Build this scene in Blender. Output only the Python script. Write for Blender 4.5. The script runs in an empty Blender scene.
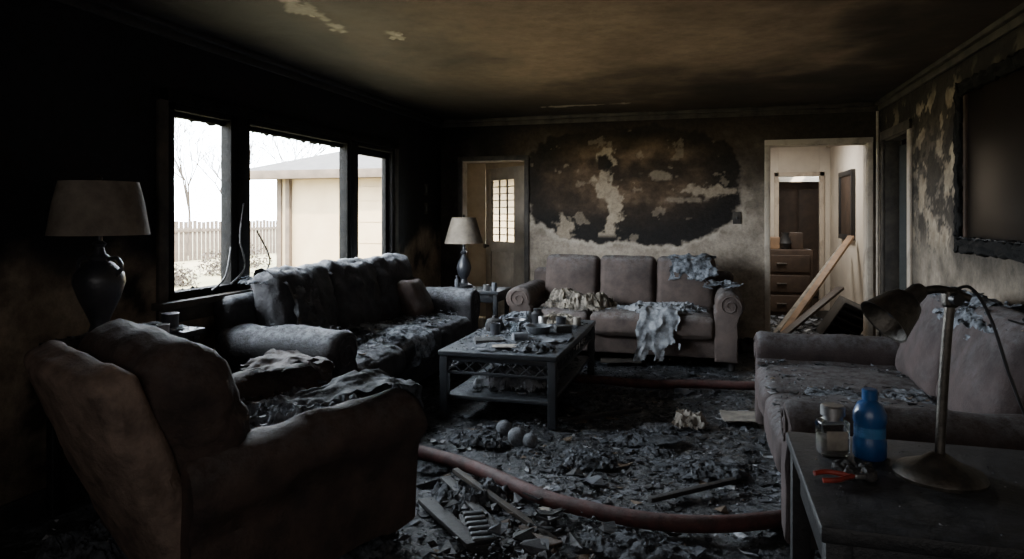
import bpy, bmesh, math, random
from mathutils import Vector, Matrix, noise
random.seed(7)
D2R=math.pi/180
XL,XR,YB,YR,ZC=-2.9,1.57,7.2,-0.6,2.42

# ---------------------------------------------------------------- helpers
def lerp(a,b,t): return a+(b-a)*t
def mixc(a,b,t):
    t=max(0,min(1,t)); return tuple(a[i]+(b[i]-a[i])*t for i in range(3))
def sstep(a,b,x):
    t=max(0,min(1,(x-a)/(b-a))); return t*t*(3-2*t)
def fbm(x,y,z=0,o=4): return noise.fractal(Vector((x,y,z)),1.0,2.0,o)
def link(o):
    bpy.context.scene.collection.objects.link(o); return o
def empty(name,loc=(0,0,0),rz=0):
    o=bpy.data.objects.new(name,None); link(o); o.empty_display_size=.1
    o.location=loc; o.rotation_euler=(0,0,rz); return o
def add(name,me,mat=None,parent=None,loc=(0,0,0),rot=(0,0,0),smooth=True,ang=40):
    o=bpy.data.objects.new(name,me); link(o)
    if mat: me.materials.append(mat)
    if smooth:
        me.polygons.foreach_set('use_smooth',[True]*len(me.polygons))
        try: me.set_sharp_from_angle(angle=ang*D2R)
        except Exception: pass
    o.location=loc; o.rotation_euler=rot
    if parent: o.parent=parent
    return o
def mesh(name,v,f,cols=None):
    me=bpy.data.meshes.new(name); me.from_pydata([tuple(p) for p in v],[],f); me.update()
    if cols:
        a=me.color_attributes.new('Col','FLOAT_COLOR','POINT')
        flat=[]
        for c in cols: flat+= [c[0],c[1],c[2],1.0]
        a.data.foreach_set('color',flat)
    return me
def fixn(me):
    bm=bmesh.new(); bm.from_mesh(me); bmesh.ops.recalc_face_normals(bm,faces=bm.faces); bm.to_mesh(me); bm.free(); return me
def rbox(sx,sy,sz,r=.01,n=1,puff=(0,0,0),wr=0,ws=6,k=3,seed=0,fn=None):
    hs=[sx/2,sy/2,sz/2]; r=min(r,min(hs)*.99)
    ax=[]
    for h in hs:
        c=[-h+r*i/k for i in range(k)]
        inner=[-(h-r)+2*(h-r)*i/n for i in range(n+1)]
        ax.append(c+inner+[h-r+r*(i+1)/k for i in range(k)])
    vd={}; V=[]; F=[]
    def vid(p):
        key=tuple(round(c,6) for c in p)
        if key not in vd: vd[key]=len(V); V.append(Vector(p))
        return vd[key]
    for a in range(3):
        b,c=(a+1)%3,(a+2)%3
        for s in (-1,1):
            for i in range(len(ax[b])-1):
                for j in range(len(ax[c])-1):
                    q=[]
                    for (ii,jj) in ((i,j),(i+1,j),(i+1,j+1),(i,j+1)):
                        p=[0,0,0]; p[a]=s*hs[a]; p[b]=ax[b][ii]; p[c]=ax[c][jj]; q.append(vid(p))
                    if s<0: q.reverse()
                    F.append(q)
    out=[]
    for p in V:
        inn=Vector([max(-(hs[i]-r),min(hs[i]-r,p[i])) for i in range(3)])
        d=p-inn
        if d.length>1e-9: q=inn+d.normalized()*r
        else: q=p.copy()
        t=[max(0,1-(p[i]/hs[i])**2) for i in range(3)]
        for a in range(3):
            if puff[a]:
                b,c=(a+1)%3,(a+2)%3
                q[a]+=puff[a]*(t[b]*t[c])**.7*(p[a]/hs[a])
        if wr:
            s=q*ws+Vector((seed*3.1,seed*1.7,seed*2.3))
            q+=noise.noise_vector(s)*wr+noise.noise_vector(s*2.7)*wr*.4
        if fn: q=fn(q)
        out.append(q)
    return mesh('m',out,F)
def box(name,x0,x1,y0,y1,z0,z1,mat,parent=None,r=.004):
    me=rbox(abs(x1-x0),abs(y1-y0),abs(z1-z0),r,1,k=1)
    return add(name,me,mat,parent,((x0+x1)/2,(y0+y1)/2,(z0+z1)/2))
def lathe(prof,seg=28,wob=0,seed=0,cols=None):
    V=[];F=[]
    for (r,z) in prof:
        for i in range(seg):
            a=2*math.pi*i/seg
            rr=r*(1+wob*noise.noise(Vector((math.cos(a)*2+seed,math.sin(a)*2,z*9))))
            V.append((rr*math.cos(a),rr*math.sin(a),z))
    for j in range(len(prof)-1):
        for i in range(seg):
            F.append((j*seg+i,j*seg+(i+1)%seg,(j+1)*seg+(i+1)%seg,(j+1)*seg+i))
    me=mesh('l',V,F)
    bm=bmesh.new(); bm.from_mesh(me)
    bmesh.ops.remove_doubles(bm,verts=bm.verts,dist=1e-5)
    bmesh.ops.recalc_face_normals(bm,faces=bm.faces)
    bm.to_mesh(me); bm.free(); return me
def tube_mesh(pts,r,seg=10,sub=8):
    P=[Vector(p) for p in pts]; Q=[]
    for i in range(len(P)-1):
        p0=P[max(i-1,0)];p1=P[i];p2=P[i+1];p3=P[min(i+2,len(P)-1)]
        for s in range(sub):
            t=s/sub
            Q.append(.5*((2*p1)+(p2-p0)*t+(2*p0-5*p1+4*p2-p3)*t*t+(3*p1-p0-3*p2+p3)*t**3))
    Q.append(P[-1]); V=[];F=[]
    up=Vector((0,0,1))
    for i,q in enumerate(Q):
        d=(Q[min(i+1,len(Q)-1)]-Q[max(i-1,0)]).normalized()
        u=up if abs(d.z)<.95 else Vector((1,0,0))
        a=d.cross(u).normalized(); b=a.cross(d)
        rr=r(i/len(Q)) if callable(r) else r
        for k in range(seg):
            th=2*math.pi*k/seg; V.append(q+(a*math.cos(th)+b*math.sin(th))*rr)
    for i in range(len(Q)-1):
        for k in range(seg):
            F.append((i*seg+k,i*seg+(k+1)%seg,(i+1)*seg+(k+1)%seg,(i+1)*seg+k))
    F.append(list(range(seg))); F.append([(len(Q)-1)*seg+k for k in range(seg)])
    return fixn(mesh('t',V,F))
def bar(name,p0,p1,w,h,mat,parent=None,r=.003):
    p0=Vector(p0);p1=Vector(p1); d=p1-p0
    me=rbox(w,d.length,h,r,1,k=1)
    o=add(name,me,mat,parent)
    o.rotation_euler=d.to_track_quat('Y','Z').to_euler(); o.location=(p0+p1)/2
    return o
def prism(prof,y0,y1,n=10,wr=0,seed=0,rnd=.03,ws=7):
    cx=sum(p[0] for p in prof)/len(prof); cz=sum(p[1] for p in prof)/len(prof)
    st=[(y0,.86),(y0+rnd*.25,.94),(y0+rnd,1)]
    for i in range(1,n): st.append((lerp(y0+rnd,y1-rnd,i/n),1))
    st+=[(y1-rnd,1),(y1-rnd*.25,.94),(y1,.86)]
    V=[];F=[];m=len(prof)
    for (y,s) in st:
        for (x,z) in prof:
            k=s
            p=Vector((cx+(x-cx)*k,y,cz+(z-cz)*(k if z>cz else lerp(1,k,.3))))
            if wr:
                q=p*ws+Vector((seed,seed*2,0)); p+=noise.noise_vector(q)*wr+noise.noise_vector(q*2.5)*wr*.4
            V.append(p)
    for j in range(len(st)-1):
        for i in range(m):
            F.append((j*m+i,j*m+(i+1)%m,(j+1)*m+(i+1)%m,(j+1)*m+i))
    F.append(list(range(m))); F.append([(len(st)-1)*m+i for i in range(m)])
    return fixn(mesh('p',V,F))

# ---------------------------------------------------------------- materials
def nodes(name):
    m=bpy.data.materials.new(name); m.use_nodes=True
    nt=m.node_tree; b=nt.nodes['Principled BSDF']; return m,nt,b
def N(nt,t,**kw):
    n=nt.nodes.new(t)
    for k,v in kw.items(): setattr(n,k,v)
    return n
def noise_node(nt,scale,detail=4,rough=.6,coord='Object',dist=0):
    tc=N(nt,'ShaderNodeTexCoord'); n=N(nt,'ShaderNodeTexNoise')
    n.inputs['Scale'].default_value=scale; n.inputs['Detail'].default_value=detail
    n.inputs['Roughness'].default_value=rough; n.inputs['Distortion'].default_value=dist
    nt.links.new(tc.outputs[coord],n.inputs['Vector']); return n
def ramp(nt,inp,a,b,ca=(0,0,0,1),cb=(1,1,1,1)):
    r=N(nt,'ShaderNodeValToRGB'); r.color_ramp.elements[0].position=a; r.color_ramp.elements[1].position=b
    r.color_ramp.elements[0].color=ca; r.color_ramp.elements[1].color=cb
    nt.links.new(inp,r.inputs[0]); return r
def mixn(nt,f,a,b,mode='MIX'):
    m=N(nt,'ShaderNodeMix',data_type='RGBA',blend_type=mode)
    for sock,val in ((m.inputs[0],f),(m.inputs[6],a),(m.inputs[7],b)):
        if hasattr(val,'links'): nt.links.new(val,sock)
        elif isinstance(val,(int,float)): sock.default_value=val
        else: sock.default_value=(val[0],val[1],val[2],1)
    return m.outputs[2]
def mat(name,c1,c2=None,scale=5,rough=.85,metal=0,bump=.3,bscale=60,ash=0,ashc=(.16,.18,.2),ashs=9,spec=.3,rv=.15,lo=.35,hi=.65):
    m,nt,b=nodes(name)
    c2=c2 or tuple(c*.6 for c in c1)
    n=noise_node(nt,scale,5,.65); r=ramp(nt,n.outputs[0],lo,hi)
    col=mixn(nt,r.outputs[0],c1,c2)
    if ash:
        g=N(nt,'ShaderNodeNewGeometry'); s=N(nt,'ShaderNodeSeparateXYZ'); nt.links.new(g.outputs['Normal'],s.inputs[0])
        a=ramp(nt,s.outputs[2],.2,.85)
        n2=noise_node(nt,ashs,8,.78); r2=ramp(nt,n2.outputs[0],.40,.60)
        mm=N(nt,'ShaderNodeMath',operation='MULTIPLY'); nt.links.new(a.outputs[0],mm.inputs[0]); nt.links.new(r2.outputs[0],mm.inputs[1])
        m3=N(nt,'ShaderNodeMath',operation='MULTIPLY'); nt.links.new(mm.outputs[0],m3.inputs[0]); m3.inputs[1].default_value=ash
        col=mixn(nt,m3.outputs[0],col,ashc)
    nt.links.new(col,b.inputs['Base Color'])
    b.inputs['Roughness'].default_value=rough; b.inputs['Metallic'].default_value=metal
    b.inputs['Specular IOR Level'].default_value=spec
    if bump:
        n3=noise_node(nt,bscale,6,.7); bp=N(nt,'ShaderNodeBump'); bp.inputs['Strength'].default_value=bump; bp.inputs['Distance'].default_value=.01
        nt.links.new(n3.outputs[0],bp.inputs['Height']); nt.links.new(bp.outputs[0],b.inputs['Normal'])
    return m
def mat_attr(name,rough=.9,bump=.3,bscale=40,var=.5,spec=.2,vs=30,bdist=.012):
    m,nt,b=nodes(name)
    a=N(nt,'ShaderNodeAttribute'); a.attribute_name='Col'
    n=noise_node(nt,vs,8,.75); r=ramp(nt,n.outputs[0],.3,.7,(1-var,1-var,1-var,1),(1+var*.4,)*3+(1,))
    col=mixn(nt,1.0,a.outputs['Color'],r.outputs[0],'MULTIPLY')
    nt.links.new(col,b.inputs['Base Color']); b.inputs['Roughness'].default_value=rough
    b.inputs['Specular IOR Level'].default_value=spec
    n3=noise_node(nt,bscale,8,.75); bp=N(nt,'ShaderNodeBump'); bp.inputs['Strength'].default_value=bump; bp.inputs['Distance'].default_value=bdist
    nt.links.new(n3.outputs[0],bp.inputs['Height']); nt.links.new(bp.outputs[0],b.inputs['Normal'])
    return m
def glass(name,col=(1,1,1),rough=.02,alpha=None):
    m,nt,b=nodes(name); b.inputs['Base Color'].default_value=(*col,1); b.inputs['Transmission Weight'].default_value=1
    b.inputs['Roughness'].default_value=rough; b.inputs['IOR'].default_value=1.45; return m

M_wall=mat_attr('sooty_plaster',.85,.6,18,.45,.25,22,.02)
M_ceil=mat_attr('sooty_ceiling',.75,.35,12,.35,.35,10)
M_floor=mat_attr('burnt_carpet',.42,1.0,60,.75,.6,34,.02)
M_chip=mat_attr('debris_bits',.6,.5,80,.4,.4)
M_char=mat('charred_wood',(.012,.011,.011),(.03,.028,.027),12,.6,bump=.8,bscale=35,spec=.4)
M_frame=mat('burnt_window_frame',(.006,.006,.006),(.014,.013,.012),12,.8,bump=.8,bscale=35,spec=.1)
M_trimd=mat('sooty_trim',(.075,.063,.050),(.022,.019,.017),5,.7,bump=.2)
M_triml=mat('dirty_trim',(.46,.39,.31),(.14,.115,.09),4,.7,bump=.15,lo=.5,hi=.75)
M_hall=mat('hall_paint',(.62,.56,.47),(.50,.44,.37),2,.85,bump=.1)
M_sofa=mat('scorched_sofa_fabric',(.056,.053,.056),(.020,.020,.022),9,.75,bump=.8,bscale=60,ash=.9,ashc=(.19,.20,.22),ashs=18)
M_sofaB=mat('brown_sofa_fabric',(.105,.078,.067),(.052,.040,.036),5,.9,bump=.6,bscale=90,ash=.75,ashc=(.21,.20,.195),ashs=18)
M_sofaR=mat('purple_brown_fabric',(.078,.058,.055),(.042,.033,.032),6,.9,bump=.6,bscale=90,ash=.7,ashc=(.16,.16,.165),ashs=18)
M_chair=mat('brown_armchair_fabric',(.082,.055,.045),(.036,.026,.023),6,.75,bump=.8,bscale=60,ash=.5,ashc=(.14,.125,.12),ashs=16)
M_chairb=mat('worn_chair_back_fabric',(.26,.185,.145),(.11,.08,.065),9,.8,bump=.7,bscale=45)
M_ash=mat('ash_cloth',(.24,.26,.29),(.026,.028,.032),18,.85,bump=1,bscale=55,lo=.38,hi=.62)
M_ashd=mat('dark_ash_heap',(.10,.108,.122),(.013,.014,.016),22,.8,bump=1,bscale=60,lo=.38,hi=.62)
M_clothw=mat('singed_white_cloth',(.36,.375,.40),(.10,.105,.115),12,.9,bump=.8,bscale=40)
M_clotht=mat('singed_tan_cloth',(.32,.28,.225),(.05,.045,.04),16,.9,bump=.8,bscale=40)
M_tab=mat('dark_slate_wood',(.026,.029,.034),(.013,.014,.016),8,.4,bump=.3,bscale=50,ash=.8,ashc=(.12,.13,.145),ashs=18,spec=.5)
M_tabk=mat('blackened_tabletop',(.014,.014,.015),(.008,.008,.009),10,.5,bump=.5,bscale=40,ash=.5,ashc=(.06,.062,.068),ashs=16,spec=.4)
M_shade=mat('scorched_lampshade',(.25,.21,.165),(.11,.09,.07),4,.9,bump=.3,bscale=120)
M_shadeb=mat('smoky_lampshade',(.26,.22,.175),(.11,.09,.072),4,.9,bump=.3,bscale=120)
M_cer=mat('dark_ceramic',(.02,.022,.028),(.045,.045,.05),9,.35,bump=.25,bscale=40,spec=.6)
M_brz=mat('tarnished_bronze',(.12,.108,.092),(.042,.038,.033),18,.42,metal=.8,bump=.35,bscale=60,ash=.3,ashc=(.10,.10,.10),ashs=20,spec=.5)
M_hose=mat('dirty_red_hose',(.10,.038,.034),(.038,.021,.02),12,.65,bump=.4,bscale=120,ash=.5,ashc=(.12,.095,.09),ashs=20)
M_black=mat('black_plastic',(.012,.012,.013),(.02,.02,.022),8,.4,bump=.1,spec=.5)
M_metal=mat('dull_steel',(.4,.4,.4),(.2,.2,.2),12,.4,metal=.9,bump=.1)
M_blue=mat('blue_bottle_plastic',(.014,.08,.24),(.008,.04,.13),9,.3,bump=.1,ash=.3,spec=.6)
M_red=mat('red_plastic',(.30,.035,.02),(.10,.018,.014),14,.5,bump=.2)
M_wood=mat('brown_wood',(.30,.19,.11),(.16,.10,.06),6,.6,bump=.2)
M_wood2=mat('dark_brown_wood',(.060,.038,.026),(.030,.020,.014),6,.6,bump=.2)
M_glass=glass('jar_glass',(.9,.94,.95),.08)
M_mirror,_nt,_b=nodes('smoked_mirror'); _b.inputs['Base Color'].default_value=(.012,.009,.007,1); _b.inputs['Roughness'].default_value=.3; _b.inputs['Specular IOR Level'].default_value=.4
M_paper=mat('dirty_paper',(.30,.27,.23),(.12,.11,.095),9,.9,bump=.2)
M_stone=mat('ash_stone',(.17,.18,.20),(.06,.065,.07),9,.8,bump=.4)

# ---------------------------------------------------------------- surface grids
def coords(a,b,step,extra):
    n=max(1,int(round((b-a)/step))); c=[a+(b-a)*i/n for i in range(n+1)]
    for e in extra:
        if a<e<b:
            c=[v for v in c if abs(v-e)>step*.35 or v in(a,b)]; c.append(e)
    return sorted(set(c))
def surf(name,u0,u1,v0,v1,step,P,colfn,matl,holes=(),flip=False):
    U=coords(u0,u1,step,[h[0] for h in holes]+[h[1] for h in holes])
    W=coords(v0,v1,step,[h[2] for h in holes]+[h[3] for h in holes])
    V=[];C=[];F=[]
    for v in W:
        for u in U:
            V.append(P(u,v)); C.append(colfn(u,v))
    n=len(U)
    for j in range(len(W)-1):
        vc=(W[j]+W[j+1])/2
        for i in range(n-1):
            uc=(U[i]+U[i+1])/2
            if any(h[0]<uc<h[1] and h[2]<vc<h[3] for h in holes): continue
            q=(j*n+i,j*n+i+1,(j+1)*n+i+1,(j+1)*n+i)
            F.append(q[::-1] if flip else q)
    return add(name,mesh(name,V,F,C),matl)
SOOT=(.010,.009,.008)
def c_back(x,z):
    n1=fbm(x*1.3,z*1.3,3); n2=fbm(x*5,z*5,9,5); n3=fbm(x*14,z*14,4,4); n4=fbm(x*2.2,z*3.6,17,5)
    base=mixc((.42,.35,.275),(.25,.205,.16),.5+n2*.8)
    s=sstep(1.35,2.2,z+n1*.35+n2*.12)
    col=mixc(base,(.055,.039,.027),s)
    col=mixc(col,SOOT,sstep(2.12,2.4,z+n1*.1)*.8)
    col=mixc(col,(.035,.027,.020),sstep(.1,1.2,x+n1*.3)*sstep(1.3,1.8,z)*.85)
    col=mixc(col,SOOT,sstep(-1.95,-2.3,x+n2*.12)*.85)
    px=(x+.80)/1.13; pz=(z-1.66)/.60
    d=(abs(px)**2.8+abs(pz)**2.8)**(1/2.8)+n1*.07+n2*.08+n3*.04
    m=sstep(1.03,.98,d)
    if m>0:
        t=.5+n4*.8+n2*.25
        core=sstep(1.2,.0,math.hypot((px-.05)*.85,(pz-.30)*.9))  # mask: scorch is browner around its upper middle
        brown=mixc((.036,.025,.017),(.17,.108,.064),sstep(.10,.95,t)*core)
        brown=mixc(brown,(.065,.044,.028),sstep(.3,.8,.5+n1*.8)*(1-core)*.8)
        brown=mixc(brown,(.24,.17,.11),sstep(.15,.6,n4+n3*.2)*.45*sstep(.9,.5,d))
        edge=sstep(.62,.90,d)
        brown=mixc(brown,(.010,.009,.008),edge*.75)
        dark=sstep(.2,.75,-pz+n1*.5+px*.25)
        brown=mixc(brown,(.012,.010,.009),dark*.8)
        fx=x+1.00+.05*math.sin(z*8)+n2*.07
        w=.03+.04*sstep(1.9,1.6,z)*(1+math.sin(z*13)*.5)
        f=sstep(w+.03,w-.0,abs(fx)+n3*.06)*sstep(1.10,1.16,z)*sstep(2.0,1.95,z)
        f2=sstep(.115,.08,math.hypot(x+1.03,(z-1.95)*1)+n3*.06)
        hole=sstep(.085,.055,math.hypot((x+1.05),(z-1.88)*.8)+n3*.05)
        b2=sstep(1,.6,math.hypot((x-.04)/.30,(z-1.60)/.06)+n2*.9+n3*.6)
        b3=sstep(1,.6,math.hypot((x+1.45)/.12,(z-1.23)/.12)+n2*.8+n3*.6)
        b4=sstep(1,.5,math.hypot((x+.22)/.30,(z-1.50)/.04)+n2*1.0+n3*.6)*.5
        b5=sstep(1,.5,math.hypot((x+.5)/.15,(z-1.76)/.05)+n2*1.0+n3*.6)*.6
        b8=sstep(.50,.58,n2+n3*.3)*.4
        cr=max(f,f2,b2*.9,b3*.8,b4,b5,b8)*(1-hole)
        brown=mixc(brown,(.43,.345,.25),cr*.85)
        brown=mixc(brown,(.012,.010,.009),hole*.8)
        col=mixc(col,brown,m)
    rim=sstep(.05,.0,abs(d-1.05))
    col=mixc(col,(.50,.43,.34),rim*.6*sstep(1.8,1.3,z))
    return col
def c_right(y,z):
    n1=fbm(y*1.1,z*1.1,13); n2=fbm(y*4,z*4,19,5); n3=fbm(y*12,z*12,14,4)
    col=mixc((.34,.28,.215),(.13,.107,.082),.5+n2*.9)
    col=mixc(col,(.045,.035,.027),sstep(1.3,2.0,z+n1*.35+n2*.2)*.9)
    col=mixc(col,SOOT,sstep(1.95,2.35,z+n2*.1)*.75)
    th=.13; q0=n2+n1*.3+.16*n3
    p=sstep(th,th+.03,q0)*sstep(1.0,1.25,z)*sstep(2.35,2.1,z)
    col=mixc(col,mixc((.50,.41,.30),(.30,.235,.165),.5+n3),p*.8)
    pe=sstep(.045,.0,abs(q0-th+.03))*sstep(1.0,1.25,z)
    col=mixc(col,(.014,.012,.010),pe*.85)
    q=sstep(.08,.18,-n2+.3*n3)*sstep(.9,1.3,z)
    col=mixc(col,(.028,.022,.017),q*.85)
    if 3.2<y<5.4: col=mixc(col,SOOT,sstep(.25,.03,max(abs(y-4.27)-.7,abs(z-1.65)-.53,0)+n2*.15)*.7)
    if y>5.7: col=mixc(col,SOOT,sstep(.3,.02,max(6.12-y,z-2.1,0)+n2*.15)*.6)
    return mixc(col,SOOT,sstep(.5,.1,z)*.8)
def c_left(y,z):
    n1=fbm(y*1.1,z*1.1,23); n2=fbm(y*4,z*4,29,5)
    low=mixc((.32,.25,.18),(.13,.10,.072),.5+n2)
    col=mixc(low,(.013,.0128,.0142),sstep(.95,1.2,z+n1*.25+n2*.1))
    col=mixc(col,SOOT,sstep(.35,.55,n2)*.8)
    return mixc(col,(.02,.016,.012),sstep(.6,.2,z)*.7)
def c_ceil(x,y):
    n1=fbm(x*.8,y*.6,33); n2=fbm(x*3,y*3,39,5); n3=fbm(x*10,y*10,3)
    col=mixc((.38,.265,.18),(.19,.13,.088),.5+n1*.8+n2*.4)  # bounced window light put into the middle's colour; dark edges are soot
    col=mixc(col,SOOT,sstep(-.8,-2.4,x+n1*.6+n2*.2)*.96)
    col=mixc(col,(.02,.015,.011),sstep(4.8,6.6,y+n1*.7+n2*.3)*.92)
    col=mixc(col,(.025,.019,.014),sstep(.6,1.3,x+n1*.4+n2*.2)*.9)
    for (cx,cy,a,b) in ((-2.02,2.95,.06,.42),(-1.80,3.75,.045,.12),(-1.25,6.6,.35,.05)):
        d=math.hypot((x-cx)/a,(y-cy)/b)+n2*1.1+n3*.5
        col=mixc(col,(.45,.39,.31),sstep(1.0,.8,d)*.85)
    return col
def c_floor(x,y):
    n1=fbm(x*1.1,y*1.1,43); n2=fbm(x*6,y*6,49,5); n3=fbm(x*22,y*22,7,4)
    col=mixc((.030,.033,.039),(.012,.013,.016),.5+n1)
    col=mixc(col,(.10,.11,.125),sstep(.0,.4,n2+n3*.5+n1*.3)*.8)
    col=mixc(col,(.24,.25,.27),sstep(.28,.5,n3+n2*.3)*.6)
    return col
def zf(x,y): return .018*fbm(x*4,y*4,5,4)+.016*abs(fbm(x*13,y*13,2,3))
surf('wall_back',XL,XR,0,ZC,.012,lambda x,z:(x,YB,z),c_back,M_wall,holes=[(-2.64,-1.92,0,1.95),(.59,1.46,0,2.04)])
surf('wall_right',YR,YB,0,ZC,.016,lambda y,z:(XR+.004*fbm(y*8,z*8),y,z),c_right,M_wall,holes=[(6.2,7.0,0,2.04)],flip=True)
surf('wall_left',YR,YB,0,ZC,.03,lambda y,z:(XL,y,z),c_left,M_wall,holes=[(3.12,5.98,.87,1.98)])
surf('wall_rear',XL,XR,0,ZC,.1,lambda x,z:(x,YR,z),lambda x,z:(.1,.08,.06),M_wall,holes=[(-1.2,1.0,.9,2.1)],flip=True)  # rear opening added for the fill light
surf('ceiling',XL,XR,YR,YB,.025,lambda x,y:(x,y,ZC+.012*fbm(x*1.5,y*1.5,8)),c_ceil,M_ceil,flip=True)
surf('floor',XL,XR,YR,YB,.022,lambda x,y:(x,y,zf(x,y)-.015),c_floor,M_floor)
sh_=empty('wall_shell')
box('roof_slab',XL-.6,XR+1.5,YR-.5,11,ZC+.03,ZC+.2,M_trimd,sh_); box('rear_outer',XL-.2,XR+.2,YR-.25,YR-.12,-.1,ZC+.05,M_trimd,sh_)
box('left_outer_near',XL-.16,XL-.02,YR-.2,3.05,-.1,ZC+.05,M_trimd,sh_); box('left_outer_far',XL-.16,XL-.02,6.05,YB+.05,-.1,ZC+.05,M_trimd,sh_)
box('left_outer_low',XL-.16,XL-.02,3.05,6.05,-.1,.86,M_trimd,sh_); box('left_outer_high',XL-.16,XL-.02,3.05,6.05,2.0,ZC+.05,M_trimd,sh_)
box('right_outer',XR+.06,XR+.16,YR-.2,5.8,-.1,ZC+.05,M_trimd,sh_); box('sub_floor',XL-.1,XR+.1,YR-.1,YB,-.12,-.06,M_trimd,sh_)

def crown(name,x0,x1,y0,y1,ax):
    e=empty(name)
    if ax=='y':
        s=1 if x0<0 else -1
        box('upper',x0,x0+s*.05,y0,y1,ZC-.035,ZC+.0,M_trimd if s<0 else M_char,e,.008); box('lower',x0,x0+s*.022,y0,y1,ZC-.085,ZC-.035,M_trimd if s<0 else M_char,e,.006)
    else:
        box('upper',x0,x1,y0-.05,y0,ZC-.035,ZC,M_trimd,e,.008); box('lower',x0,x1,y0-.022,y0,ZC-.085,ZC-.035,M_trimd,e,.006)
crown('trim_crown_back',XL,XR,YB,YB,'x'); crown('trim_crown_left',XL,XL,YR,YB,'y'); crown('trim_crown_right',XR,XR,YR,YB,'y')
box('baseboard_back',-1.86,.52,YB-.018,YB,0,.11,M_trimd); box('baseboard_left',XL,XL+.018,YR,YB,0,.11,M_char); box('baseboard_right',XR-.018,XR,YR,6.12,0,.11,M_trimd)

def casing_x(name,x0,x1,y,zt,m,w=.07,depth=.14,jm=None):
    e=empty(name); jm=jm or m
    box('left_casing',x0-w,x0,y-.022,y,0,zt+w,m,e); box('right_casing',x1,x1+w,y-.022,y,0,zt+w,m,e)
    box('head_casing',x0-w,x1+w,y-.026,y,zt,zt+w,m,e)
    box('left_jamb',x0-.02,x0+.005,y,y+depth,0,zt,jm,e); box('right_jamb',x1-.005,x1+.02,y,y+depth,0,zt,jm,e); box('head_jamb',x0,x1,y,y+depth,zt-.01,zt+.02,jm,e)
casing_x('trim_1',.59,1.46,YB,2.04,M_triml,.05)
casing_x('trim_2',-2.64,-1.92,YB,1.95,M_trimd,.05,.14,M_triml)
e=empty('trim_3')
box('near_casing',XR-.022,XR,6.12,6.2,0,2.12,M_triml,e); box('far_casing',XR-.022,XR,7.0,7.07,0,2.12,M_trimd,e); box('head_casing',XR-.026,XR,6.12,7.07,2.04,2.12,M_trimd,e)
box('near_jamb',XR,XR+.13,6.18,6.2,0,2.04,M_trimd,e); box('far_jamb',XR,XR+.13,7.0,7.02,0,2.04,M_trimd,e); box('head_jamb',XR,XR+.13,6.2,7.0,2.03,2.06,M_trimd,e)
e=empty('wall_closet')
box('closet_back',2.5,2.55,5.9,7.1,0,2.42,M_char,e); box('closet_side',1.72,2.5,5.85,5.9,0,2.42,M_char,e); box('closet_end',1.72,2.5,7.05,7.1,0,2.42,M_char,e); box('closet_floor',1.57,2.5,5.9,7.05,-.05,0,M_char,e); box('closet_top',1.57,2.5,5.9,7.05,2.42,2.46,M_char,e)
M_dgreen=mat('charred_green_door',(.03,.033,.028),(.014,.015,.013),4,.6,bump=.4)
dr=empty('door_3',(XR+.12,6.98,0),-35*D2R)
add('leaf',rbox(.74,.04,1.98,.004),M_dgreen,dr,(.37,0,1.0))
for zz,hh in ((.5,.7),(1.45,.8)): add('panel',rbox(.5,.02,hh,.008),M_dgreen,dr,(.37,-.025,zz))
add('conduit_pipe',lathe([(0,0),(.012,0),(.012,2.33),(0,2.33)],12),M_triml,None,(XR-.03,YB-.05,0))

# ---------------------------------------------------------------- window
w=empty('window_1')
zb,zt=.87,1.98
def wb(n,y0,y1,z0,z1,x0=XL-.06,x1=XL+.02,m=None): return box(n,x0,x1,y0,y1,z0,z1,m or M_frame,w,.006)
wb('frame_left',3.12,3.17,zb,zt); wb('frame_right',5.92,5.98,zb,zt); wb('frame_top',3.12,5.98,zt-.04,zt); wb('frame_bottom',3.12,5.98,zb,zb+.045)
wb('mullion_1',3.64,3.70,zb,zt); wb('mullion_1_post',3.70,3.79,zb,zt,XL-.05,XL+.03); wb('mullion_1b',3.79,3.83,zb,zt)
wb('mullion_2',5.08,5.12,zb,zt); wb('mullion_2_post',5.12,5.22,zb,zt,XL-.05,XL+.03); wb('mullion_2b',5.22,5.27,zb,zt)
wb('sill',3.02,6.08,zb-.04,zb,XL-.12,XL+.08,M_trimd); wb('casing_top',3.02,6.08,zt,zt+.07,XL,XL+.025)
wb('casing_left',3.05,3.12,zb-.1,zt+.07,XL,XL+.025,M_trimd); wb('casing_right',5.98,6.05,zb-.1,zt+.07,XL,XL+.025,M_trimd); wb('apron',3.05,6.05,zb-.13,zb-.04,XL,XL+.02,M_trimd)
wb('sash_1_top',3.17,3.64,zt-.07,zt-.04,XL-.06,XL-.02); wb('sash_2_top',3.83,5.08,zt-.07,zt-.04,XL-.06,XL-.02); wb('sash_3_top',5.27,5.92,zt-.10,zt-.04,XL-.06,XL-.02)
wb('sash_3_side',5.86,5.92,zb,zt,XL-.06,XL-.02)
V=[];F=[]
for i in range(150):
    y=random.uniform(3.18,5.9)
    if 3.62<y<3.84 or 5.06<y<5.29: continue
    top=random.random()<.5; z=zt-.068 if top else zb+.04; s=-1 if top else 1
    ww=random.uniform(.01,.05); h=random.uniform(.004,.022)
    b=len(V); V+=[(XL-.04,y-ww,z),(XL-.04,y+ww,z),(XL-.04,y+random.uniform(-.01,.01),z+s*h),(XL-.02,y,z)]
    F+=[(b,b+1,b+2),(b,b+3,b+2),(b+1,b+3,b+2)]
add('char_fringe',mesh('f',V,F),M_frame,w,smooth=False)
cb=empty('hanging_burnt_cables')
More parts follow.
